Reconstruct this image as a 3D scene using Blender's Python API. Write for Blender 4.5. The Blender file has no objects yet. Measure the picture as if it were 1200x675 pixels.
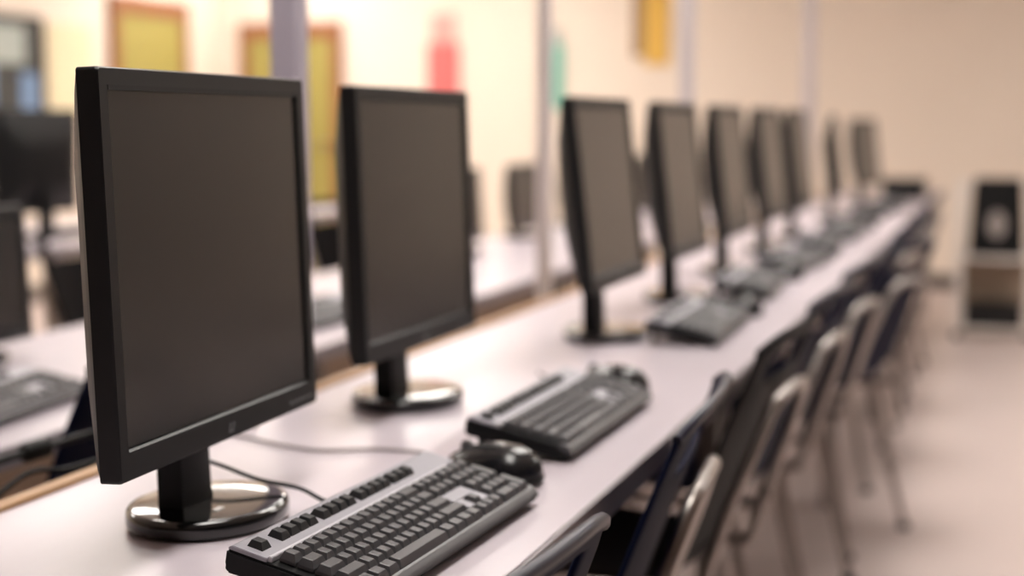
import bpy, bmesh, math, random
from mathutils import Vector, Matrix
random.seed(7)
scn = bpy.context.scene
COL = scn.collection
PI = math.pi
CAM_H = 1.143
TT = 0.74            # main table top height
ON = TT + .0006      # where things stand on it

# ------------------------------------------------------------------ materials
def mat(name, col, rough=.5, metal=0., spec=.5, noise=0., nscale=20., bump=0., bscale=200., emit=0., coat=0., stretch=None):
    m = bpy.data.materials.new(name); m.use_nodes = True
    nt = m.node_tree; b = nt.nodes['Principled BSDF']
    c = (*col, 1)
    b.inputs['Base Color'].default_value = c
    b.inputs['Roughness'].default_value = rough
    b.inputs['Metallic'].default_value = metal
    b.inputs['Specular IOR Level'].default_value = spec
    b.inputs['Coat Weight'].default_value = coat
    tc = nt.nodes.new('ShaderNodeTexCoord'); mp = nt.nodes.new('ShaderNodeMapping')
    nt.links.new(tc.outputs['Object'], mp.inputs[0])
    if stretch: mp.inputs['Scale'].default_value = stretch
    if noise:
        n = nt.nodes.new('ShaderNodeTexNoise'); n.inputs['Scale'].default_value = nscale; n.inputs['Detail'].default_value = 4
        r = nt.nodes.new('ShaderNodeMix'); r.data_type = 'RGBA'
        r.inputs['A'].default_value = tuple(min(1, x*(1-noise)) for x in col) + (1,)
        r.inputs['B'].default_value = tuple(min(1, x*(1+noise)) for x in col) + (1,)
        nt.links.new(mp.outputs[0], n.inputs['Vector']); nt.links.new(n.outputs['Fac'], r.inputs['Factor'])
        nt.links.new(r.outputs['Result'], b.inputs['Base Color'])
    if bump:
        n = nt.nodes.new('ShaderNodeTexNoise'); n.inputs['Scale'].default_value = bscale
        u = nt.nodes.new('ShaderNodeBump'); u.inputs['Strength'].default_value = bump; u.inputs['Distance'].default_value = .001
        nt.links.new(mp.outputs[0], n.inputs['Vector']); nt.links.new(n.outputs['Fac'], u.inputs['Height']); nt.links.new(u.outputs['Normal'], b.inputs['Normal'])
    if emit:
        b.inputs['Emission Color'].default_value = c; b.inputs['Emission Strength'].default_value = emit
    return m

M = dict(
    black=mat('black_plastic', (.006, .006, .0065), .45, spec=.22, noise=.15, nscale=300, bump=.08, bscale=900),
    bezel=mat('bezel_plastic', (.010, .010, .0105), .42, spec=.35, bump=.05, bscale=900),
    mouse=mat('mouse_black', (.010, .010, .012), .24, spec=.5),
    gloss=mat('gloss_black', (.006, .006, .006), .06, coat=.6),
    screen=mat('screen_film', (.017, .017, .017), .24, spec=1.0, bump=.03, bscale=1500),
    lipshade=mat('shadow_black', (.003, .003, .003), .6),
    mark=mat('grey_print', (.20, .20, .21), .4),
    silver=mat('silver_plastic', (.36, .35, .39), .42, metal=.15, noise=.05, nscale=200),
    ridge=mat('silver_ridge', (.62, .61, .65), .35),
    key=mat('key_plastic', (.050, .048, .054), .40, spec=.8, bump=.05, bscale=900),
    fkey=mat('dark_key', (.016, .016, .018), .42),
    palm=mat('palm_plastic', (.075, .073, .078), .4),
    sticker=mat('silver_sticker', (.6, .6, .6), .3, metal=.4),
    table=mat('laminate', (.60, .535, .585), .30, noise=.03, nscale=9, spec=.5, stretch=(6, 1, 1)),
    edge=mat('edge_band', (.23, .20, .215), .45),
    wood=mat('wood_trim', (.42, .235, .105), .5, noise=.25, nscale=18, stretch=(8, 1, 8)),
    panel=mat('panel_laminate', (.50, .39, .29), .6, noise=.06),
    tmetal=mat('table_metal', (.35, .33, .32), .4, metal=.6),
    chrome=mat('chrome', (.40, .365, .345), .36, metal=1.),
    rim=mat('navy_rim', (.010, .012, .032), .36, spec=.4), navy=mat('navy_shell', (.007, .010, .032), .5, spec=.03, noise=.1, nscale=60, bump=.1, bscale=500),
    blackshell=mat('black_shell', (.005, .005, .006), .45, spec=.03, bump=.1, bscale=500),
    rubber=mat('rubber', (.02, .02, .02), .7),
    cable=mat('cable_black', (.005, .005, .005), .45, spec=.25),
    cableg=mat('cable_grey', (.30, .26, .265), .5),
    wall=mat('cream_paint', (.88, .775, .665), .8, noise=.02, nscale=2, bump=.05, bscale=80),
    wallr=mat('tan_bounce_cut', (.20, .165, .14), .8, noise=.03, nscale=2), wallf=mat('umber_bounce_cut', (.16, .13, .11), .8, noise=.03, nscale=2),  # unseen walls coloured dark to cut bounced light and screen reflections
    ceil=mat('ceiling_tile', (.82, .78, .72), .9, noise=.03, nscale=30),
    floor=mat('vinyl_floor', (.66, .55, .52), .33, noise=.06, nscale=5),
    base=mat('vinyl_base', (.10, .085, .075), .5),
    yellow=mat('yellow_door', (.37, .31, .085), .5, noise=.05),
    brown=mat('brown_frame', (.30, .115, .05), .5, noise=.1),
    pole=mat('lilac_pole', (.52, .47, .55), .4, metal=.1),
    polex=mat('faint_pole', (.80, .71, .68), .5), polew=mat('pale_pole', (.56, .50, .505), .4),
    lamp=mat('diffuser', (1, .955, .90), .5, emit=1),
    lampframe=mat('lamp_frame', (.8, .8, .8), .4),
    red=mat('red_paper', (.80, .17, .165), .7), pinkgrey=mat('pinkgrey_paper', (.62, .40, .36), .7),
    teal=mat('teal_paper', (.16, .50, .40), .7), amber=mat('amber_paper', (.80, .50, .10), .7), ochre=mat('ochre_paper', (.34, .21, .10), .7),
    cream=mat('cream_paper', (.83, .74, .50), .8), board=mat('dark_board', (.045, .05, .05), .5, noise=.5, nscale=5),
    bluep=mat('blue_paper', (.20, .32, .52), .6), greyp=mat('grey_paper', (.40, .45, .42), .6),
    white=mat('white_paint', (.84, .78, .73), .45), tan=mat('tan_panel', (.42, .33, .25), .6),
    cone=mat('grey_cone', (.33, .29, .27), .5), paper=mat('white_paper', (.82, .79, .82), .7),
)
M['lamp'].node_tree.nodes['Principled BSDF'].inputs['Emission Strength'].default_value = 12.0

# ------------------------------------------------------------------ helpers
def obj(name, bm, m, parent=None, smooth=40, kind=None):
    me = bpy.data.meshes.new(name)
    bmesh.ops.recalc_face_normals(bm, faces=bm.faces)
    bm.to_mesh(me); bm.free()
    for x in (m if isinstance(m, (list, tuple)) else [m]): me.materials.append(x)
    if smooth:
        me.shade_smooth(); me.set_sharp_from_angle(angle=math.radians(smooth))
    o = bpy.data.objects.new(name, me); COL.objects.link(o)
    if smooth and smooth <= 40:
        wn = o.modifiers.new('weighted', 'WEIGHTED_NORMAL'); wn.keep_sharp = True; wn.weight = 100
    if parent: o.parent = parent
    if kind: o['kind'] = kind
    return o
def tag(o, label, cat, group=None):
    o['label'] = label; o['category'] = cat
    if group: o['group'] = group
    return o
def thing(name, label, cat, loc=(0, 0, 0), rz=0, group=None):
    o = bpy.data.objects.new(name, None); COL.objects.link(o)
    o.empty_display_size = .05
    o.location = loc; o.rotation_euler = (0, 0, rz)
    return tag(o, label, cat, group)
def dup(root, loc, rz, label, group=None):
    r = root.copy(); COL.objects.link(r); r.location = loc; r.rotation_euler = (0, 0, rz); r['label'] = label
    if group: r['group'] = group
    for ch in list(root.children):
        c = ch.copy(); COL.objects.link(c); c.parent = r
        for g in list(ch.children):
            d = g.copy(); COL.objects.link(d); d.parent = c
    return r
def box(bm, c, s, bev=0., seg=2, rot=None, taper=None):
    g = bmesh.ops.create_cube(bm, size=1.0); vs = g['verts']
    for v in vs:
        k = taper if (taper and v.co.z > 0) else 1
        v.co = Vector((v.co.x*s[0]*k, v.co.y*s[1]*k, v.co.z*s[2]))
    if bev:
        es = list({e for v in vs for e in v.link_edges})
        r = bmesh.ops.bevel(bm, geom=es, offset=bev, segments=seg, affect='EDGES', profile=.5)
        vs = list({v for f in r['faces'] for v in f.verts} | {v for v in vs if v.is_valid})
    if rot is not None:
        for v in vs: v.co = rot @ v.co
    for v in vs: v.co += Vector(c)
    return vs
def smooth_path(pts, n=8):
    P = [Vector(p) for p in pts]
    if len(P) < 3: return P
    P = [P[0]*2-P[1]] + P + [P[-1]*2-P[-2]]
    out = []
    for i in range(1, len(P)-2):
        a, b, c, d = P[i-1:i+3]
        for k in range(n):
            t = k/n
            out.append(.5*((2*b)+(c-a)*t+(2*a-5*b+4*c-d)*t*t+(3*b-a-3*c+d)*t**3))
    out.append(P[-2]); return out
def tube(bm, pts, r, seg=10, smooth=True, n=8):
    P = smooth_path(pts, n) if smooth else [Vector(p) for p in pts]
    rings = []; up = None
    for i, p in enumerate(P):
        t = (P[min(i+1, len(P)-1)]-P[max(i-1, 0)]).normalized()
        if up is None:
            up = Vector((0, 0, 1)) if abs(t.z) < .9 else Vector((1, 0, 0))
        x = (up - t*up.dot(t)).normalized(); y = t.cross(x); up = x
        rr = r(i/(len(P)-1)) if callable(r) else r
        rings.append([bm.verts.new(p+rr*(math.cos(2*PI*k/seg)*x+math.sin(2*PI*k/seg)*y)) for k in range(seg)])
    for a, b in zip(rings, rings[1:]):
        for k in range(seg): bm.faces.new((a[k], a[(k+1) % seg], b[(k+1) % seg], b[k]))
    bm.faces.new(rings[0][::-1]); bm.faces.new(rings[-1])
def lathe(bm, prof, c=(0, 0, 0), seg=48, sx=1, sy=1):
    rings = []
    for r, z in prof:
        if r < 1e-6: rings.append([bm.verts.new((c[0], c[1], c[2]+z))])
        else: rings.append([bm.verts.new((c[0]+sx*r*math.cos(2*PI*k/seg), c[1]+sy*r*math.sin(2*PI*k/seg), c[2]+z)) for k in range(seg)])
    for a, b in zip(rings, rings[1:]):
        for k in range(seg):
            q = (k+1) % seg
            if len(a) == 1 and len(b) == 1: continue
            if len(a) == 1: bm.faces.new((a[0], b[q], b[k]))
            elif len(b) == 1: bm.faces.new((a[k], a[q], b[0]))
            else: bm.faces.new((a[k], a[q], b[q], b[k]))
def loft(bm, rings, cap0=True, cap1=True):
    R = [[bm.verts.new(p) for p in r] for r in rings]
    n = len(R[0])
    for a, b in zip(R, R[1:]):
        for k in range(n): bm.faces.new((a[k], a[(k+1) % n], b[(k+1) % n], b[k]))
    if cap0: bm.faces.new(R[0][::-1])
    if cap1: bm.faces.new(R[-1])
def new(): return bmesh.new()
def one(name, c, s, m, parent=None, bev=0., rot=None, kind=None, seg=2):
    bm = new(); box(bm, c, s, bev, seg, rot); return obj(name, bm, m, parent, kind=kind)
def rrect(x, y0, y1, z0, z1, r, n=5):
    out = []
    for cy, cz, a0 in ((y1-r, z1-r, 0), (y0+r, z1-r, 90), (y0+r, z0+r, 180), (y1-r, z0+r, 270)):
        for k in range(n+1):
            a = math.radians(a0+90*k/n); out.append(Vector((x, cy+r*math.cos(a), cz+r*math.sin(a))))
    return out

# ------------------------------------------------------------------ setting
XL, XR, YB, YF, ZC = -6.0, 3.2, 11.0, -2.6, 2.75
one('floor', ((XL+XR)/2, (YB+YF)/2, -.05), (XR-XL+.4, YB-YF+.4, .1), M['floor'], kind='structure')
one('ceiling', ((XL+XR)/2, (YB+YF)/2, ZC+.05), (XR-XL+.4, YB-YF+.4, .1), M['ceil'], kind='structure')
one('wall_left', (XL-.1, (YB+YF)/2, ZC/2), (.2, YB-YF+.4, ZC), M['wall'], kind='structure')
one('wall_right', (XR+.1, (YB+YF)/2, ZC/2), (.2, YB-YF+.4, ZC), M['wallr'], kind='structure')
one('wall_back', ((XL+XR)/2, YB+.1, ZC/2), (XR-XL, .2, ZC), M['wall'], kind='structure')
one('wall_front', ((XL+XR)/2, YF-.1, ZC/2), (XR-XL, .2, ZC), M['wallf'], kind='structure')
def baseboard(name, c, s): one(name, c, s, M['base'], bev=.004, kind='structure')
baseboard('baseboard_left', (XL+.008, 3.3, .05), (.014, 11.6, .10))
baseboard('baseboard_back', (-.85, YB-.008, .05), (8.0, .014, .10))
baseboard('baseboard_right', (XR-.008, 4.2, .05), (.014, 13.4, .10))
# doors
def door(name, c, w, hgt, axis):
    # axis 'y': in the left wall, 'x': in the back wall
    def bx(bm, u, z, su, sz, d0, d1, bev=.004):
        dm = (d0+d1)/2; th = abs(d1-d0)
        if axis == 'y': box(bm, (c[0]+dm, c[1]+u, z), (th, su, sz), bev)
        else: box(bm, (c[0]+u, c[1]-dm, z), (su, th, sz), bev)
    bm = new(); bx(bm, 0, hgt/2-.03, w-.14, hgt-.08, .004, .035)
    o = obj(name, bm, M['yellow'], kind='structure')
    bm = new()
    bx(bm, -(w/2-.04), hgt/2, .08, hgt, .004, .055); bx(bm, w/2-.04, hgt/2, .08, hgt, .004, .055); bx(bm, 0, hgt-.06, w, .12, .004, .056)
    obj('door_frame', bm, M['brown'], o)
    bm = new(); bx(bm, w/2-.16, .98, .12, .022, .06, .08); bx(bm, w/2-.12, .98, .03, .03, .03, .07)
    obj('door_handle', bm, M['chrome'], o)
    return o
door('door_1', (XL, 9.82, 0), 1.02, 2.03, 'y')
door('door_2', (-5.43, YB, 0), .88, 1.92, 'x')

# ceiling lights
def ceiling_light(x, y, label):
    t = thing('ceiling_light', label, 'ceiling light', (x, y, ZC), 0, 'ceiling light panels')
    bm = new()
    for s in (-1, 1):
        box(bm, (s*.31, 0, -.025), (.02, 1.24, .05), .003); box(bm, (0, s*.61, -.025), (.6, .02, .05), .003)
    obj('frame', bm, M['lampframe'], t)
    one('diffuser', (0, 0, -.02), (.6, 1.2, .02), M['lamp'], t)
for x, y in ((-4.7, 4.0), (-4.7, 6.8), (-.5, 1.4), (-2.5, 4.0), (-2.5, 6.6), (-3.6, 9.4), (-.5, 4.0), (-.5, 6.4), (1.6, 5.6), (2.4, 9.2), (-5.2, 9.9)):  # unseen panels; far-end and right-hand ones added to brighten walls, floor, screens
    ceiling_light(x, y, 'white ceiling light panel, unseen, placed to light the room')

# ------------------------------------------------------------------ tables
def table(label, x0, x1, y0, y1, top, trim=True, group=None, mpanel=None):
    cx, cy = (x0+x1)/2, (y0+y1)/2; w, l = x1-x0, y1-y0-.002
    t = thing('computer_table', label, 'table', (cx, cy, 0), 0, group)
    one('tabletop', (0, 0, top-.0155), (w-.006, l, .031), M['table'], t, .003)
    one('edge_band', (w/2-.001, 0, top-.018), (.006, l, .033), M['edge'], t, .002)
    if trim:
        one('wood_trim', (-w/2-.006, 0, top-.011), (.022, l, .034), M['wood'], t, .004)
    one('modesty_panel', (-w/2+.05, 0, top-.031-.20), (.018, l-.16, .40), mpanel or M['panel'], t, .002)
    for sy in (-1, 1):
        for sx in (-1, 1):
            bm = new()
            box(bm, (sx*(w/2-.09)-(.0 if sx > 0 else -.04), sy*(l/2-.045), (top-.031)/2), (.035, .035, top-.031), .004)
            obj('leg', bm, M['tmetal'], t)
        one('crossbar', (.02, sy*(l/2-.06), top-.055), (w-.26, .03, .03), M['tmetal'], t, .003)
    return t
X0, X1 = -.998, -.420
seams = [-1.35, .45, 2.73, 4.61, 6.02, 7.80, 9.45]
names = ['first long laminate table in the near row, running out behind the camera',
         'long pale laminate table under the nearest monitor and keyboard',
         'long pale laminate table carrying the third monitor and its keyboard in the row',
         'long pale laminate table in the middle of the monitor row',
         'long pale laminate table second from the far end of the monitor row',
         'long pale laminate table at the far end of the monitor row']
for i in range(6):
    table(names[i], X0, X1, seams[i], seams[i+1], TT, group='tables of the main monitor row')
T2 = CAM_H-.47
n2 = ['nearer low table across the cable aisle, loose black keyboard on it', 'low table across the aisle behind the second monitor',
      'low table across the aisle, seen between second and third monitor', 'farthest low table across the aisle']
for i, (a, b) in enumerate(((.9, 3.05), (3.05, 5.0), (5.0, 6.95), (6.95, 8.9))):
    table(n2[i], -2.08, -1.39, a, b, T2, trim=False, group='tables of the second row', mpanel=M['panel'])
for i, (a, b) in enumerate(((3.2, 5.2), (5.2, 7.2))):
    table(['third row table under the two big dark monitors at left', 'third row table beyond, nearer the yellow doors'][i], -3.75, -2.98, a, b, TT, trim=False, group='tables of the third row', mpanel=M['cream'])

# ------------------------------------------------------------------ monitors
def make_monitor(name, label, W=.422, H=.363, clear=.088, tilt=2.0, group=None, dx=.036, lean=.0):
    t = thing(name, label, 'monitor', (0, 0, 0), 0, group)
    R = Matrix.Rotation(-math.radians(tilt), 4, 'Y')
    Tm = Matrix.Translation((dx, 0, clear)) @ R      # panel frame: x=0 front plane, z=0 bottom
    def P(bm): bmesh.ops.transform(bm, matrix=Tm, verts=bm.verts)
    bl, bt, bb = .015, .0165, .026
    # housing: front frame plus the tapering back shell
    bm = new()
    r0 = rrect(-.003, -W/2, W/2, 0, H, .004); r1 = rrect(0, -W/2+.0015, W/2-.0015, .0015, H-.0015, .004)
    i1 = rrect(0, -W/2+bl, W/2-bl, bb, H-bt, .002); i0 = rrect(-.0045, -W/2+bl+.002, W/2-bl-.002, bb+.003, H-bt-.003, .002)
    loft(bm, [rrect(-.021, -W/2, W/2, 0, H, .004), r0, r1, i1, i0], True, True); P(bm)
    obj('bezel', bm, M['bezel'], t, 30)
    bm = new()
    loft(bm, [rrect(-.0215, -W/2+.001, W/2-.001, .001, H-.001, .004), rrect(-.027, -W/2+.006, W/2-.006, .006, H-.012, .01),
              rrect(-.045, -W/2+.028, W/2-.028, .05, H-.055, .03), rrect(-.062, -W/2+.07, W/2-.07, .085, H-.10, .04),
              rrect(-.066, -W/2+.085, W/2-.085, .10, H-.115, .04)], True, True); P(bm)
    obj('back_shell', bm, M['black'], t, 50)
    bm = new(); box(bm, (-.0035, 0, (bb+H-bt)/2), (.002, W-2*bl-.005, H-bb-bt-.007)); P(bm)
    obj('screen', bm, M['screen'], t)
    # shadow of the bezel lip, painted as black strips on top and one side
    bm = new()
    zc, hh, ww = (bb+H-bt)/2, H-bb-bt, W-2*bl
    box(bm, (-.0012, 0, H-bt-.0012), (.0034, ww, .0042)); box(bm, (-.0012, ww/2-.0015, zc), (.0034, .004, hh)); P(bm)
    obj('lip_shadow', bm, M['lipshade'], t)
    # maker's mark in the middle of the lower bezel: slanted twin strokes with a foot
    bm = new(); s = W/.422
    for k in (-1, 1):
        box(bm, (.0003, k*.0038*s, bb*.44), (.0008, .0022, .010), 0, 1, Matrix.Rotation(-.35, 3, 'X'))
    box(bm, (.0003, .0005, bb*.30), (.0008, .006, .0018)); P(bm)
    obj('logo', bm, M['mark'], t)
    bm = new()
    for k in range(5): box(bm, (.0003, W/2-.018-k*.0125, bb*.42), (.0009, .0075, .0022), .0003)
    P(bm); obj('button_row', bm, M['mark'], t)
    # stand
    bm = new()
    nz = clear+.16
    loft(bm, [[Vector((x-.004, y*1.12, .012)) for x, y in ((.014, -.030), (.018, 0), (.014, .030), (-.014, .030), (-.018, 0), (-.014, -.030))],
              [Vector((x-.006, y, .03)) for x, y in ((.014, -.030), (.018, 0), (.014, .030), (-.014, .030), (-.018, 0), (-.014, -.030))],
              [Vector((x-.012, y, nz)) for x, y in ((.010, -.030), (.012, 0), (.010, .030), (-.012, .030), (-.014, 0), (-.012, -.030))]])
    for v in bm.verts: v.co.x -= .012
    obj('stand_neck', bm, M['black'], t, 30)
    bm = new()
    lathe(bm, [(0, .0), (.076, .0), (.080, .002), (.0815, .006), (.0815, .013), (.080, .0175), (.077, .0195), (.074, .0200), (.05, .0203), (0, .0205)], (.002, .012, 0), seg=64, sx=.97, sy=1.16)
    b = obj('base', bm, M['gloss'], t, 60)
    bm = new(); box(bm, (.030, -.022, .0208), (.007, .016, .0012), .0004); obj('sticker', bm, M['sticker'], b)
    return t
ROW = 'black monitors of the main row'
mon = make_monitor('monitor', 'nearest black monitor, sharp, at left of the photo on a round gloss base', group=ROW)
# (x, y) of the panel's bottom centre
def put_mon(m, x, y, rz, z=ON, dx=.036):
    m.location = (x-dx*math.cos(rz), y-dx*math.sin(rz), z); m.rotation_euler = (0, 0, rz)
put_mon(mon, -.739, 1.350, .031)
mons = [(-.793, 2.021, -.002, 'second black monitor of the row, just behind the nearest one'),
        (-.693, 2.765, .0, 'third black monitor of the row, beyond the second keyboard'),
        (-.693, 3.42, .0, 'fourth black monitor of the row, counted from the nearest'),
        (-.698, 4.10, .0, 'fifth black monitor of the row, counted from the nearest'),
        (-.698, 4.80, -.02, 'sixth black monitor of the row, counted from the nearest'),
        (-.698, 5.46, .01, 'seventh black monitor of the row, third from the far end'),
        (-.70, 6.62, .12, 'eighth black monitor of the row, next to last, nearly edge-on'),
        (-.685, 7.75, -.16, 'farthest black monitor of the row, near the small dark box')]
mon3 = make_monitor('monitor', '', W=.405, H=.345, clear=.106, tilt=6.5, group=ROW)
for i, (x, y, rz, lb) in enumerate(mons):
    d_ = dup(mon, (0, 0, 0), 0, lb) if i == 0 else (mon3 if i == 1 else dup(mon3, (0, 0, 0), 0, lb)); d_['label'] = lb; put_mon(d_, x, y, rz, ON); d_.scale.z = 1-max(0, i-5)*.03
R2 = 'low monitors of the second row'
m2 = make_monitor('monitor', 'low black monitor across the aisle at the left edge of the photo', .38, .27, .035, 3, R2)
put_mon(m2, -1.90, 2.46, 0, T2+.0006)
for y, lb in ((4.5, 'low monitor across the aisle, hidden mostly behind the second monitor'), (5.25, 'low grey-looking monitor just past the right edge of the second monitor'),
              (6.0, 'small low monitor standing alone between second and third monitor'), (6.75, 'low monitor across the aisle, behind the third monitor'),
              (8.2, 'low monitor across the aisle, behind the fourth monitor')):
    put_mon(dup(m2, (0, 0, 0), 0, lb), -1.90, y, 0, T2+.0006)
R3 = 'dark monitors of the third row'
for x, y, rz, lb in ((-3.25, 4.60, PI-.1, 'large dark monitor turned away, third row, beside the nearest monitor\'s edge'),
                     (-3.22, 4.06, PI+.05, 'large dark monitor turned away, third row, at the left photo edge'),
                     (-3.3, 6.2, PI, 'dark monitor of the third row seen in the gap between the two nearest monitors')):
    m = dup(mon, (0, 0, 0), 0, lb, R3); m.location = (x, y, ON); m.rotation_euler = (0, 0, rz)

# ------------------------------------------------------------------ keyboards
TILT = math.radians(9.5)
U, V = .0189, .0172     # key pitch along the board / across the rows
KL, KD = .406, .138
_keymesh = {}
def key_mesh(w, d):
    k = (round(w, 4), round(d, 4))
    if k not in _keymesh:
        bm = new()
        w0, d0 = w-.0012, d-.0012; w1, d1 = w-.0072, d-.0066
        loft(bm, [[Vector((-d0/2, -w0/2, 0)), Vector((d0/2, -w0/2, 0)), Vector((d0/2, w0/2, 0)), Vector((-d0/2, w0/2, 0))],
                  [Vector((-d0/2+.0004, -w0/2+.0004, .003)), Vector((d0/2-.0004, -w0/2+.0004, .003)), Vector((d0/2-.0004, w0/2-.0004, .003)), Vector((-d0/2+.0004, w0/2-.0004, .003))],
                  [Vector((-d1/2-.0006, -w1/2, .0086)), Vector((d1/2-.0012, -w1/2, .0086)), Vector((d1/2-.0012, w1/2, .0086)), Vector((-d1/2-.0006, w1/2, .0086))],
                  [Vector((-d1/2, -w1/2+.0006, .009)), Vector((d1/2-.0018, -w1/2+.0006, .009)), Vector((d1/2-.0018, w1/2-.0006, .009)), Vector((-d1/2, w1/2-.0006, .009))]])
        bmesh.ops.recalc_face_normals(bm, faces=bm.faces)
        me = bpy.data.meshes.new('key'); bm.to_mesh(me); bm.free()
        _keymesh[k] = me
    return _keymesh[k]
def key_layout():
    """(name, u from left in key units, row, width u, depth rows, material key)"""
    out = []
    fx = [0, 2, 3, 4, 5, 6.5, 7.5, 8.5, 9.5, 11, 12, 13, 14]
    for i, x in enumerate(fx): out.append(('escape_key' if i == 0 else 'function_key', x, -1, 1, 1, 'fkey'))
    for i in range(3): out.append(('function_key', 15.25+i, -1, 1, 1, 'fkey'))
    rows = [[1]*13+[2], [1.5]+[1]*12+[1.5], [1.75]+[1]*11+[2.25], [2.25]+[1]*10+[2.75], [1.25, 1.25, 1.25, 6.25, 1.25, 1.25, 1.25, 1.25]]
    for r, ws in enumerate(rows):
        x = 0
        for w in ws:
            nm = 'key' if w == 1 else ('space_bar' if w > 5 else 'modifier_key'); out.append((nm, x, r, w, 1, 'key')); x += w
    for r in (0, 1):
        for i in range(3): out.append(('navigation_key', 15.25+i, r, 1, 1, 'key'))
    out += [('arrow_key', 16.25, 3, 1, 1, 'key')] + [('arrow_key', 15.25+i, 4, 1, 1, 'key') for i in range(3)]
    for r in range(4):
        for i in range(3): out.append(('number_pad_key', 18.5+i, r, 1, 1, 'key'))
    out += [('number_pad_key', 21.5, 0, 1, 1, 'key'), ('number_pad_key', 21.5, 1, 1, 2, 'key'), ('number_pad_key', 21.5, 3, 1, 2, 'key'),
            ('number_pad_key', 18.5, 4, 2, 1, 'key'), ('number_pad_key', 20.5, 4, 1, 1, 'key')]
    return out
LAY = key_layout()
def make_keyboard(label, group, detailed):
    t = thing('keyboard', label, 'keyboard', (0, 0, 0), 0, group)
    R = Matrix.Translation((KD/2, 0, .001)) @ Matrix.Rotation(TILT, 4, 'Y') @ Matrix.Translation((-KD/2, 0, 0))
    def P(bm): bmesh.ops.transform(bm, matrix=R, verts=bm.verts)
    def prism(prof, y0, y1, bev=.003):
        bm = new(); n = len(prof)
        A = [bm.verts.new((x, y0, z)) for x, z in prof]; B = [bm.verts.new((x, y1, z)) for x, z in prof]
        for k in range(n): bm.faces.new((A[k], A[(k+1) % n], B[(k+1) % n], B[k]))
        bm.faces.new(A[::-1]); bm.faces.new(B)
        if bev: bmesh.ops.bevel(bm, geom=list(bm.edges), offset=bev, segments=2, affect='EDGES')
        return bm
    x0, x1 = -KD/2, KD/2
    zt = lambda x: .0255 - (x-x0)*.055          # top plane of the body, gently sloping
    xr = x1-.017
    bm = prism([(x0+.002, .002), (x1-.006, .0), (x1-.001, .006), (x1-.001, .010), (xr, zt(xr)-.003), (x0, zt(x0)-.003), (x0, .008)], -KL/2, KL/2, .0022); P(bm)
    obj('body', bm, M['black'], t)
    ex = x0+.034+.0045      # end of rear deck (ridge)
    bm = prism([(x0+.001, zt(x0)-.0035), (ex, zt(ex)-.0035), (ex, zt(ex)+.0005), (x0+.005, zt(x0)+.0008), (x0+.001, zt(x0)-.0015)], -KL/2+.002, KL/2-.002, .0006); P(bm)
    obj('rear_deck', bm, M['silver'], t)
    bm = prism([(ex-.001, zt(ex)-.003), (ex+.004, zt(ex)-.003), (ex+.0035, zt(ex)+.002), (ex-.0005, zt(ex)+.002)], -KL/2+.004, KL/2-.03, .0006); P(bm)
    obj('ridge', bm, M['ridge'], t)
    bm = prism([(xr-.003, zt(xr)-.006), (x1-.002, .006), (x1+.001, .010), (x1-.001, .0135), (x1-.006, zt(xr)-.0008), (xr, zt(xr)+.0005)], -KL/2+.001, KL/2-.001, .0012); P(bm)
    obj('palm_edge', bm, M['palm'], t)
    ys = -KL/2+.011
    ku = (KL-.022)/22.5; yk = lambda u: ys+u*ku
    # silver island between navigation cluster and arrow keys
    kx = lambda r: ex+.0055+(r+.5)*V if r >= 0 else x0+.012+.5*V
    bm = prism([(kx(2)-V*.5, zt(kx(2))-.003), (kx(2)+V*.5, zt(kx(2))-.003), (kx(2)+V*.5, zt(kx(2)+V*.5)+.003), (kx(2)-V*.5, zt(kx(2)-V*.5)+.003)], yk(15.2), yk(18.3), .0008)
    for a, b in ((15.2, 16.2), (17.3, 18.3)):
        q = prism([(kx(3)-V*.55, zt(kx(3))-.003), (kx(3)+V*.45, zt(kx(3))-.003), (kx(3)+V*.45, zt(kx(3)+V*.45)+.003), (kx(3)-V*.55, zt(kx(3)-V*.55)+.003)], yk(a), yk(b), .0008)
        me = bpy.data.meshes.new('tmp'); q.to_mesh(me); q.free(); bm.from_mesh(me); bpy.data.meshes.remove(me)
    P(bm); obj('centre_island', bm, M['silver'], t)
    for s in (-1, 1):
        bm = new(); box(bm, (x0+.012, s*(KL/2-.045), .0105), (.008, .022, .020), .0015); obj('foot', bm, M['rubber'], t)
    if detailed:
        for nm, u, r, w, d, mk in LAY:
            me = key_mesh(w*ku, V*(2 if d == 2 else 1))
            if not me.materials: me.materials.append(M['key'])
            o = bpy.data.objects.new(nm, me); COL.objects.link(o); o.parent = t
            x = kx(r)+(V/2 if d == 2 else 0)
            o.location = R @ Vector((x, yk(u+w/2), zt(x)-.002)); o.rotation_euler = (0, TILT+.055, 0)
            if mk == 'fkey': o.material_slots[0].link = 'OBJECT'; o.material_slots[0].material = M['fkey']
    else:
        for nm, sel in (('function_key_row', lambda k: k[2] < 0), ('letter_keys', lambda k: k[2] >= 0 and k[1] < 15), ('number_pad', lambda k: k[2] >= 0 and k[1] > 15)):
            bm = new()
            for q in LAY:
                if not sel(q): continue
                x = kx(q[2])+(V/2 if q[4] == 2 else 0); d = V*q[4]; w = q[3]*ku
                k = len(bm.verts); bm.from_mesh(key_mesh(w, d)); bm.verts.ensure_lookup_table()
                Mx = R @ Matrix.Translation((x, yk(q[1]+q[3]/2), zt(x)-.002)) @ Matrix.Rotation(.055, 4, 'Y')
                for v in bm.verts[k:]: v.co = Mx @ v.co
            obj(nm, bm, M['fkey'] if nm == 'function_key_row' else M['key'], t)
    return t
KG = 'keyboards on the main table row'
kb = make_keyboard('nearest keyboard, sharp black keys on a silver deck, in front of nearest monitor', KG, True)
kb.location = (-.550, 1.322, ON); kb.rotation_euler = (0, 0, -.045)
dup(kb, (-.560, 1.925, ON), -.01, 'second black and silver keyboard, blurred, just past the black mouse')
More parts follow.
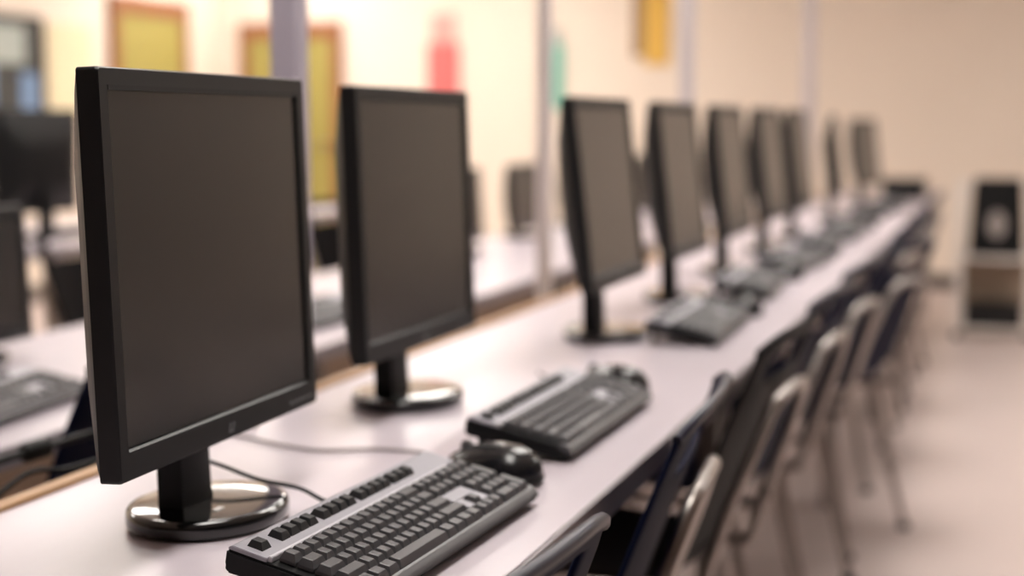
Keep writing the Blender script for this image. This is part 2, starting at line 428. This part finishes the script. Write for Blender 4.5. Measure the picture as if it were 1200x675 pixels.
kf = make_keyboard('third keyboard, blurred, in front of the third monitor', KG, False)
kf.location = (-.575, 2.91, ON); kf.rotation_euler = (0, 0, .02)
for x, y, rz, lb in ((-.60, 3.66, .05, 'fourth keyboard of the row, counted from the nearest'), (-.59, 4.34, -.06, 'fifth keyboard of the row, counted from the nearest'),
                     (-.60, 5.02, .08, 'sixth keyboard of the row, counted from the nearest'), (-.59, 5.72, -.03, 'seventh keyboard of the row, counted from the nearest'),
                     (-.60, 6.70, .06, 'eighth keyboard of the row, next to last'), (-.57, 7.50, .0, 'farthest keyboard of the row')):
    dup(kf, (x, y, ON), rz, lb)
dup(kf, (-1.56, 2.06, T2+.0006), .12, 'black keyboard on the low table across the aisle at far left', 'keyboards on the second row')
dup(kf, (-1.56, 3.30, T2+.0006), -.05, 'keyboard on the low table seen between the two nearest monitors', 'keyboards on the second row')

# ------------------------------------------------------------------ mice
def make_mouse(label, group, cord=((-.14, .01, .0025), (-.17, .025, .0025)), cmat='cable'):
    t = thing('mouse', label, 'mouse', (0, 0, 0), 0, group)
    def shell(z0, z1, grow, name, m):
        bm = new(); rings = []
        n = 28
        for k in range(9):
            f = k/8; zz = z0+(z1-z0)*f
            s = math.sqrt(max(0., 1-(f*.985)**2.3))*grow
            ring = []
            for j in range(n):
                a = 2*PI*j/n; ca, sa = math.cos(a), math.sin(a)
                ex = .75
                px = .058*math.copysign(abs(ca)**ex, ca); py = .031*math.copysign(abs(sa)**ex, sa)*(1+.10*px/.058)
                hump = 1-.38*((1-(px*s/.058))/2)**1.6
                ring.append(Vector((px*s+.004*f, py*s, z0+(zz-z0)*hump)))
            rings.append(ring)
        loft(bm, rings); return obj(name, bm, m, t, 60)
    shell(.008, .042, .97, 'top_shell', M['mouse'])
    bm = new(); n = 28
    def ring(s, z): return [Vector((.058*s*math.copysign(abs(math.cos(2*PI*j/n))**.75, math.cos(2*PI*j/n)), .031*s*math.copysign(abs(math.sin(2*PI*j/n))**.75, math.sin(2*PI*j/n))*(1+.1*math.cos(2*PI*j/n)), z)) for j in range(n)]
    loft(bm, [ring(.9, .0), ring(.97, .003), ring(1.0, .007), ring(.98, .010)]); obj('bottom_shell', bm, M['black'], t)
    bm = new(); lathe(bm, [(0, -.003), (.007, -.003), (.009, -.0015), (.009, .0015), (.007, .003), (0, .003)], seg=20)
    bmesh.ops.transform(bm, matrix=Matrix.Translation((-.034, 0, .026)) @ Matrix.Rotation(PI/2, 4, 'X'), verts=bm.verts)
    obj('scroll_wheel', bm, M['palm'], t)
    bm = new(); tube(bm, [(-.055, 0, .007), (-.075, .0, .006), (-.10, .012, .003)] + list(cord), .0019, 8)
    obj('cord', bm, M[cmat], t)
    return t
MG = 'mice beside the keyboards'
ms = make_mouse('shiny black mouse just past the far end of the nearest keyboard', MG,
                ((-0.1287, 0.0274, 0.0024), (-0.1768, 0.0079, 0.0024), (-0.2175, -0.0359, 0.0024), (-0.269, -0.0487, 0.0024), (-0.3352, -0.0515, 0.0024), (-0.3761, -0.0566, 0.0024)), 'cableg')
ms.location = (-.556, 1.618, ON); ms.scale = (1.15, 1.2, 1.15); ms.rotation_euler = (0, 0, -.45)
mr = make_mouse('black mouse at the far end of the second keyboard', MG); mr.location = (-.57, 2.215, ON); mr.rotation_euler = (0, 0, -.5); mr.scale = (1.1, 1.15, 1.1)
for x, y, rz, lb in ((-.56, 3.20, -.2, 'black mouse past the third keyboard'),
                     (-.58, 3.98, .1, 'black mouse past the fourth keyboard'), (-.57, 4.66, -.1, 'black mouse past the fifth keyboard'),
                     (-.58, 5.36, .1, 'black mouse past the sixth keyboard'), (-.57, 6.05, -.3, 'black mouse past the seventh keyboard'), (-.57, 7.03, .1, 'black mouse past the eighth keyboard')):
    dup(mr, (x, y, ON), rz, lb)

# ------------------------------------------------------------------ small things on the tables
t = thing('storage_box', 'small low dark box on the far end of the main table row', 'box', (-.57, 8.45, ON))
bm = new(); box(bm, (0, 0, .045), (.22, .28, .09), .006); obj('body', bm, M['bezel'], t)
bm = new(); box(bm, (0, 0, .098), (.23, .29, .016), .004); obj('lid', bm, M['black'], t)

# cables
def cable(name, label, pts, r, m):
    bm = new(); tube(bm, pts, r, 8, n=10); return tag(obj(name, bm, M[m], None, 60), label, 'cable')
# black keyboard lead: from behind the nearest neck over its base to the keyboard
cable('keyboard_cable', 'black cable running from the nearest monitor stand to the nearest keyboard',
      [(-.83, 1.44, TT+.044), (-.79, 1.425, TT+.040), (-.745, 1.417, TT+.031), (-.70, 1.420, TT+.0245), (-.665, 1.42, TT+.012), (-.642, 1.43, TT+.018), (-.624, 1.436, TT+.025)], .0023, 'cable')
t = thing('power_cable', 'thick black cable with a ferrite lump strung across the aisle at far left', 'cable', (0, 0, 0))
bm = new(); cp = [(-1.50, 1.10, T2+.0055), (-1.41, 1.20, T2+.009), (-1.29, 1.36, .704), (-1.19, 1.52, .727), (-1.14, 1.72, .739), (-1.10, 1.79, .751), (-1.04, 1.815, .757), (-.95, 1.80, .7455)]
tube(bm, cp, .0050, 10); obj('cord', bm, M['cable'], t)
bm = new()
d = Vector(cp[4])-Vector(cp[3]); q = Vector((0, 0, 1)).rotation_difference(d.normalized()).to_matrix()
lathe(bm, [(0, -.020), (.010, -.020), (.013, -.016), (.013, .016), (.010, .020), (0, .020)], seg=20)
bmesh.ops.transform(bm, matrix=Matrix.Translation((Vector(cp[3])+Vector(cp[4]))/2) @ q.to_4x4(), verts=bm.verts)
obj('ferrite_bead', bm, M['cable'], t)
cable('video_cable', 'thinner black cable drooping below the ferrite cable behind the table',
      [(-1.16, 1.16, .0045), (-1.17, 1.22, .25), (-1.15, 1.32, .60), (-1.115, 1.50, .719), (-1.085, 1.57, .725), (-1.065, 1.62, .730), (-1.035, 1.67, .7525), (-.995, 1.69, .7525), (-.95, 1.70, .7448)], .0035, 'cable')

# ------------------------------------------------------------------ chairs
def make_chair(label, shell, group):
    """faces -x; origin on the floor under the seat; back's top reaches x=+.31"""
    t = thing('stacking_chair', label, 'chair', (0, 0, 0), 0, group)
    def sheet(prof, half, name, hole=None, nv=None, round_top=0., cup=.03, thick=.007):
        P = smooth_path([(x, 0, z) for x, z in prof], 5); nu = 17
        L = [0.]
        for a, b in zip(P, P[1:]): L.append(L[-1]+(b-a).length)
        bm = new(); grid = []
        for i, p in enumerate(P):
            s = L[i]/L[-1]
            tg = (P[min(i+1, len(P)-1)]-P[max(i-1, 0)]).normalized(); nr = Vector((-tg.z, 0, tg.x))   # towards the sitter / up
            h = half(s); row = []
            for j in range(nu):
                a = -1+2*j/(nu-1)
                drop = round_top*(abs(a)**3.5)*max(0, (s-.75)/.25)
                row.append(bm.verts.new(p+Vector((0, a*h, 0))+nr*cup*(a*a)-tg*drop))
            grid.append(row)
        for i in range(len(P)-1):
            for j in range(nu-1):
                s = (L[i]+L[i+1])/2/L[-1]; a = -1+2*(j+.5)/(nu-1)
                if hole and hole[0] < s < hole[1] and abs(a) < hole[2]: continue
                bm.faces.new((grid[i][j], grid[i][j+1], grid[i+1][j+1], grid[i+1][j]))
        for v in [v for v in bm.verts if not v.link_faces]: bm.verts.remove(v)
        edge = [v.co.copy() for v in grid[-1]]
        o = obj(name, bm, shell, t, 60)
        md = o.modifiers.new('thickness', 'SOLIDIFY'); md.thickness = thick; md.offset = 0
        md = o.modifiers.new('round', 'SUBSURF'); md.levels = 1; md.render_levels = 2
        return edge
    sheet([(-.225, .418), (-.205, .437), (-.12, .445), (0, .438), (.10, .437), (.165, .448), (.192, .478)], lambda s: .195+.02*math.sin(PI*min(1, s*.9)), 'seat', cup=.018)
    pts = sheet([(.196, .486), (.214, .54), (.242, .62), (.272, .70), (.302, .775), (.322, .820), (.335, .842)],
          lambda s: .215-.02*abs(s-.4)-.015*max(0, s-.7), 'backrest', hole=(.76, .94, .62), round_top=.035, cup=.012, thick=.008)
    # rolled rim along the top of the back
    bm = new()
    tube(bm, pts, .0062, 10, n=4); obj('rim', bm, M['rim'] if shell is M['navy'] else shell, t, 60)
    # chrome tube behind the back: an inverted U that runs down to the seat rails
    bm = new()
    pts = [(.205, -.165, .44), (.223, -.163, .50), (.249, -.158, .58), (.277, -.145, .655), (.300, -.110, .722), (.308, -.055, .738), (.309, 0, .740),
           (.308, .055, .738), (.300, .110, .722), (.277, .145, .655), (.249, .158, .58), (.223, .165, .50), (.205, .165, .44)]
    pts = [(x+.011, y, z) for x, y, z in pts]
    tube(bm, pts, .0100, 12, n=5); obj('back_frame', bm, M['chrome'], t, 60)
    for s in (-1, 1):
        bm = new(); tube(bm, [(-.19, s*.165, .415), (-.1, s*.168, .418), (.1, s*.168, .418), (.217, s*.165, .435)], .0105, 10); obj('seat_rail', bm, M['chrome'], t, 60)
        bm = new(); tube(bm, [(-.17, s*.168, .415), (-.20, s*.18, .22), (-.225, s*.19, .016)], .0105, 10, n=4); lg = obj('leg', bm, M['chrome'], t, 60)
        bm = new(); lathe(bm, [(0, 0), (.015, 0), (.017, .006), (.014, .02), (0, .022)], (-.226, s*.19, 0), 16); obj('glide', bm, M['rubber'], lg)
        bm = new(); tube(bm, [(.15, s*.168, .418), (.19, s*.182, .23), (.240, s*.20, .016)], .0105, 10, n=4); lg = obj('leg', bm, M['chrome'], t, 60)
        bm = new(); lathe(bm, [(0, 0), (.015, 0), (.017, .006), (.014, .02), (0, .022)], (.241, s*.20, 0), 16); obj('glide', bm, M['rubber'], lg)
        for z, x in ((.62, .236), (.52, .207)):
            bm = new(); lathe(bm, [(0, -.004), (.008, -.004), (.009, 0), (.006, .003), (0, .004)], seg=14)
            bmesh.ops.transform(bm, matrix=Matrix.Translation((x+.022+.020, s*.160, z)) @ Matrix.Rotation(PI/2, 4, 'Y'), verts=bm.verts)
            obj('rivet', bm, M['chrome'], t)
    return t
CG = 'stacking chairs along the main table'
ch = make_chair('nearest navy chair, only its rounded top rail showing at the bottom edge', M['navy'], CG)
cb = make_chair('third chair from the camera, all black with its black seat showing', M['blackshell'], CG)
CS = .985
def put_chair(c, top, rz):      # top = (x, y) of the middle of the back's top edge
    c.scale = (CS, CS, CS); c.location = (top[0]-.333*CS*math.cos(rz), top[1]-.333*CS*math.sin(rz), 0); c.rotation_euler = (0, 0, rz)
put_chair(ch, (-.308, .985), -.09); ch.scale = (1.0, 1.0, 1.0)
put_chair(dup(ch, (0, 0, 0), 0, 'second navy chair, seen edge-on beside the second keyboard'), (-.325, 1.78), .08)
put_chair(cb, (-.312, 2.42), -.07)
for tx, y, rz, lb in ((-.310, 3.02, -.09, 'fourth chair of the row, navy, just past the black chair'),
                  (-.305, 3.62, -.13, 'fifth chair of the row, navy, counted from the camera'),
                  (-.245, 4.17, -.30, 'sixth chair of the row, navy back turned to show its chrome loop'),
                  (-.30, 4.97, -.12, 'seventh chair of the row, navy, counted from the camera'),
                  (-.32, 5.64, -.04, 'eighth chair of the row, third from the far end'),
                  (-.32, 6.41, .04, 'ninth chair of the row, next to last'),
                  (-.32, 7.30, -.05, 'farthest navy chair of the row, near the white cart')):
    put_chair(dup(ch, (0, 0, 0), 0, lb), (tx, y), rz)
put_chair(dup(ch, (0, 0, 0), 0, 'navy chair in the aisle behind the nearest monitor', 'chairs of the rows behind'), (-1.19, 1.985), 0.1)
c = dup(cb, (0, 0, 0), 0, 'black chair behind the low table, left of the nearest monitor', 'chairs of the rows behind'); put_chair(c, (-2.66, 3.86), PI+.1)
c = dup(cb, (0, 0, 0), 0, 'black chair far back, between the two nearest monitors', 'chairs of the rows behind'); put_chair(c, (-2.66, 5.62), PI-.1)

# ------------------------------------------------------------------ poles, wall things, cart
def pole(label, x, y, w, m):
    t = thing('power_pole', label, 'pole', (x, y, 0), 0, 'power poles behind the table row')
    bm = new(); box(bm, (0, 0, ZC/2), (w, w, ZC-.004), .006); obj('shaft', bm, M[m], t)
    bm = new(); box(bm, (0, 0, .012), (w+.05, w+.05, .022), .004); obj('foot_plate', bm, M['tmetal'], t)
for lb, x, y, w, m in (('nearest lilac-grey pole rising behind the nearest monitor', -1.14, 2.30, .050, 'pole'), ('faint pale pole between the second and third monitors', -1.14, 3.73, .036, 'polex'),
                       ('grey pole rising past the fourth monitor', -1.14, 5.48, .048, 'polew'), ('farthest grey pole, above the sixth and seventh monitors', -1.14, 8.85, .062, 'polew')):
    pole(lb, x, y, w, m)
def banner(name, label, cat, parts, y=YB):
    t = thing(name, label, cat, (parts[0][1], y-.012, parts[0][3]))
    for nm, xa, xb, za, zb, m in parts:
        bm = new(); box(bm, ((xa+xb)/2-t.location.x, 0, (za+zb)/2-t.location.z), (xb-xa, .014, zb-za), .003); obj(nm, bm, M[m], t)
banner('hanging_banner', 'red paper banner on the far wall above the second monitor', 'banner', [('sheet', -4.29, -4.03, 1.28, 1.74, 'red'), ('header', -4.26, -4.06, 1.74, 1.96, 'pinkgrey')])
banner('hanging_banner', 'small teal paper banner on the far wall above the third monitor', 'banner', [('sheet', -3.37, -3.21, 1.25, 1.72, 'teal'), ('header', -3.35, -3.23, 1.72, 1.83, 'greyp')])
banner('hanging_banner', 'amber paper banner with a brown side, high on the far wall above the fourth monitor', 'banner', [('sheet', -2.60, -2.42, 1.56, 2.15, 'amber'), ('side_strip', -2.69, -2.60, 1.62, 2.15, 'ochre')])
t = thing('notice_board', 'dark framed board with blue sheets on the left wall, top left corner', 'notice board', (XL+.02, 8.1, 1.5))
one('panel', (0, 0, -.02), (.02, .82, .62), M['board'], t)
bm = new()
for s in (-1, 1): box(bm, (.004, s*.41, -.02), (.03, .03, .66), .004); box(bm, (.004, 0, -.02+s*.32), (.03, .82, .03), .004)
obj('frame', bm, M['bezel'], t)
for y, z, sy, sz, m in ((.26, -.17, .16, .26, 'bluep'), (.05, .13, .34, .24, 'greyp'), (-.2, -.12, .2, .26, 'bluep'), (.33, .05, .08, .2, 'board')):
    one('pinned_sheet', (.014, y, z), (.006, sy, sz), M[m], t)
bm = new(); box(bm, (XL+.012, 8.85, 1.48), (.012, .50, .62), .002)
tag(obj('wall_sheet', bm, M['cream']), 'pale yellow sheet on the left wall beside the dark board', 'poster')
# cart with a loudspeaker
cx, cy = -.10, 8.62
t = thing('utility_cart', 'white steel-framed cart standing beyond the far end of the table row', 'cart', (cx, cy, 0))
for sx in (-1, 1):
    for sy in (-1, 1):
        bm = new(); box(bm, (sx*.180, sy*.17, .435), (.028, .028, .79), .004); p = obj('post', bm, M['white'], t)
        bm = new(); lathe(bm, [(0, -.011), (.018, -.011), (.02, -.008), (.02, .008), (.018, .011), (0, .011)], seg=18)
        bmesh.ops.transform(bm, matrix=Matrix.Translation((sx*.180, sy*.17, .020)) @ Matrix.Rotation(PI/2, 4, 'X'), verts=bm.verts)
        obj('caster', bm, M['rubber'], p)
for z in (.05, .43):
    one('shelf', (0, 0, z), (.345, .33, .018), M['white'], t, .003)
one('back_panel', (0, .155, .28), (.33, .012, .26), M['tan'], t, .002)
one('top_rail', (0, .17, .82), (.36, .022, .022), M['white'], t, .004)
sp = thing('loudspeaker', 'black loudspeaker with a pale cone on the white cart', 'loudspeaker', (cx+.005, cy-.01, .4396))
bm = new(); loft(bm, [[Vector((x*.29/2, y*.24/2, 0)) for x, y in ((-1, -1), (1, -1), (1, 1), (-1, 1))], [Vector((x*.25/2, y*.22/2, .41)) for x, y in ((-1, -1), (1, -1), (1, 1), (-1, 1))]])
bmesh.ops.bevel(bm, geom=list(bm.edges), offset=.012, segments=3, affect='EDGES'); obj('cabinet', bm, M['black'], sp)
bm = new(); lathe(bm, [(.040, 0), (.043, .006), (.047, .004), (.047, 0)], seg=32, sy=1.5); lathe(bm, [(0, -.008), (.014, -.006), (.036, .004), (.040, .002), (0, .001)], seg=32, sy=1.5)
bmesh.ops.transform(bm, matrix=Matrix.Translation((0, -.1185, .17)) @ Matrix.Rotation(PI/2+.025, 4, 'X'), verts=bm.verts); obj('cone', bm, M['cone'], sp)
bx_ = thing('equipment_box', 'low black box on the bottom shelf of the white cart', 'box', (cx, cy-.01, .0596))
bm = new(); box(bm, (0, 0, .06), (.30, .28, .12), .006); obj('case', bm, M['black'], bx_)
bm = new(); box(bm, (0, -.142, .06), (.24, .006, .08), .002); obj('front_panel', bm, M['bezel'], bx_)

# ------------------------------------------------------------------ camera
cam = bpy.data.cameras.new('camera'); co = bpy.data.objects.new('camera', cam); COL.objects.link(co)
co.location = (0, 0, CAM_H)
yaw, pitch = .31765, .10715
co.rotation_euler = (PI/2-pitch, 0, yaw)
cam.sensor_width = 36; cam.lens = 1798.5/1200*36
cam.clip_start = .05; cam.clip_end = 60
cam.dof.use_dof = True; cam.dof.focus_distance = 1.30; cam.dof.aperture_fstop = 2.5
scn.camera = co
w = bpy.data.worlds.new('world'); scn.world = w; w.use_nodes = True
w.node_tree.nodes['Background'].inputs[0].default_value = (.9, .85, .8, 1); w.node_tree.nodes['Background'].inputs[1].default_value = .0
scn.view_settings.view_transform = 'Standard'; scn.view_settings.look = 'None'
scn.view_settings.gamma = 1; scn.view_settings.use_curve_mapping = False
scn.view_settings.exposure = 0.42
scn.cycles.use_denoising = True
scn.cycles.max_bounces = 8
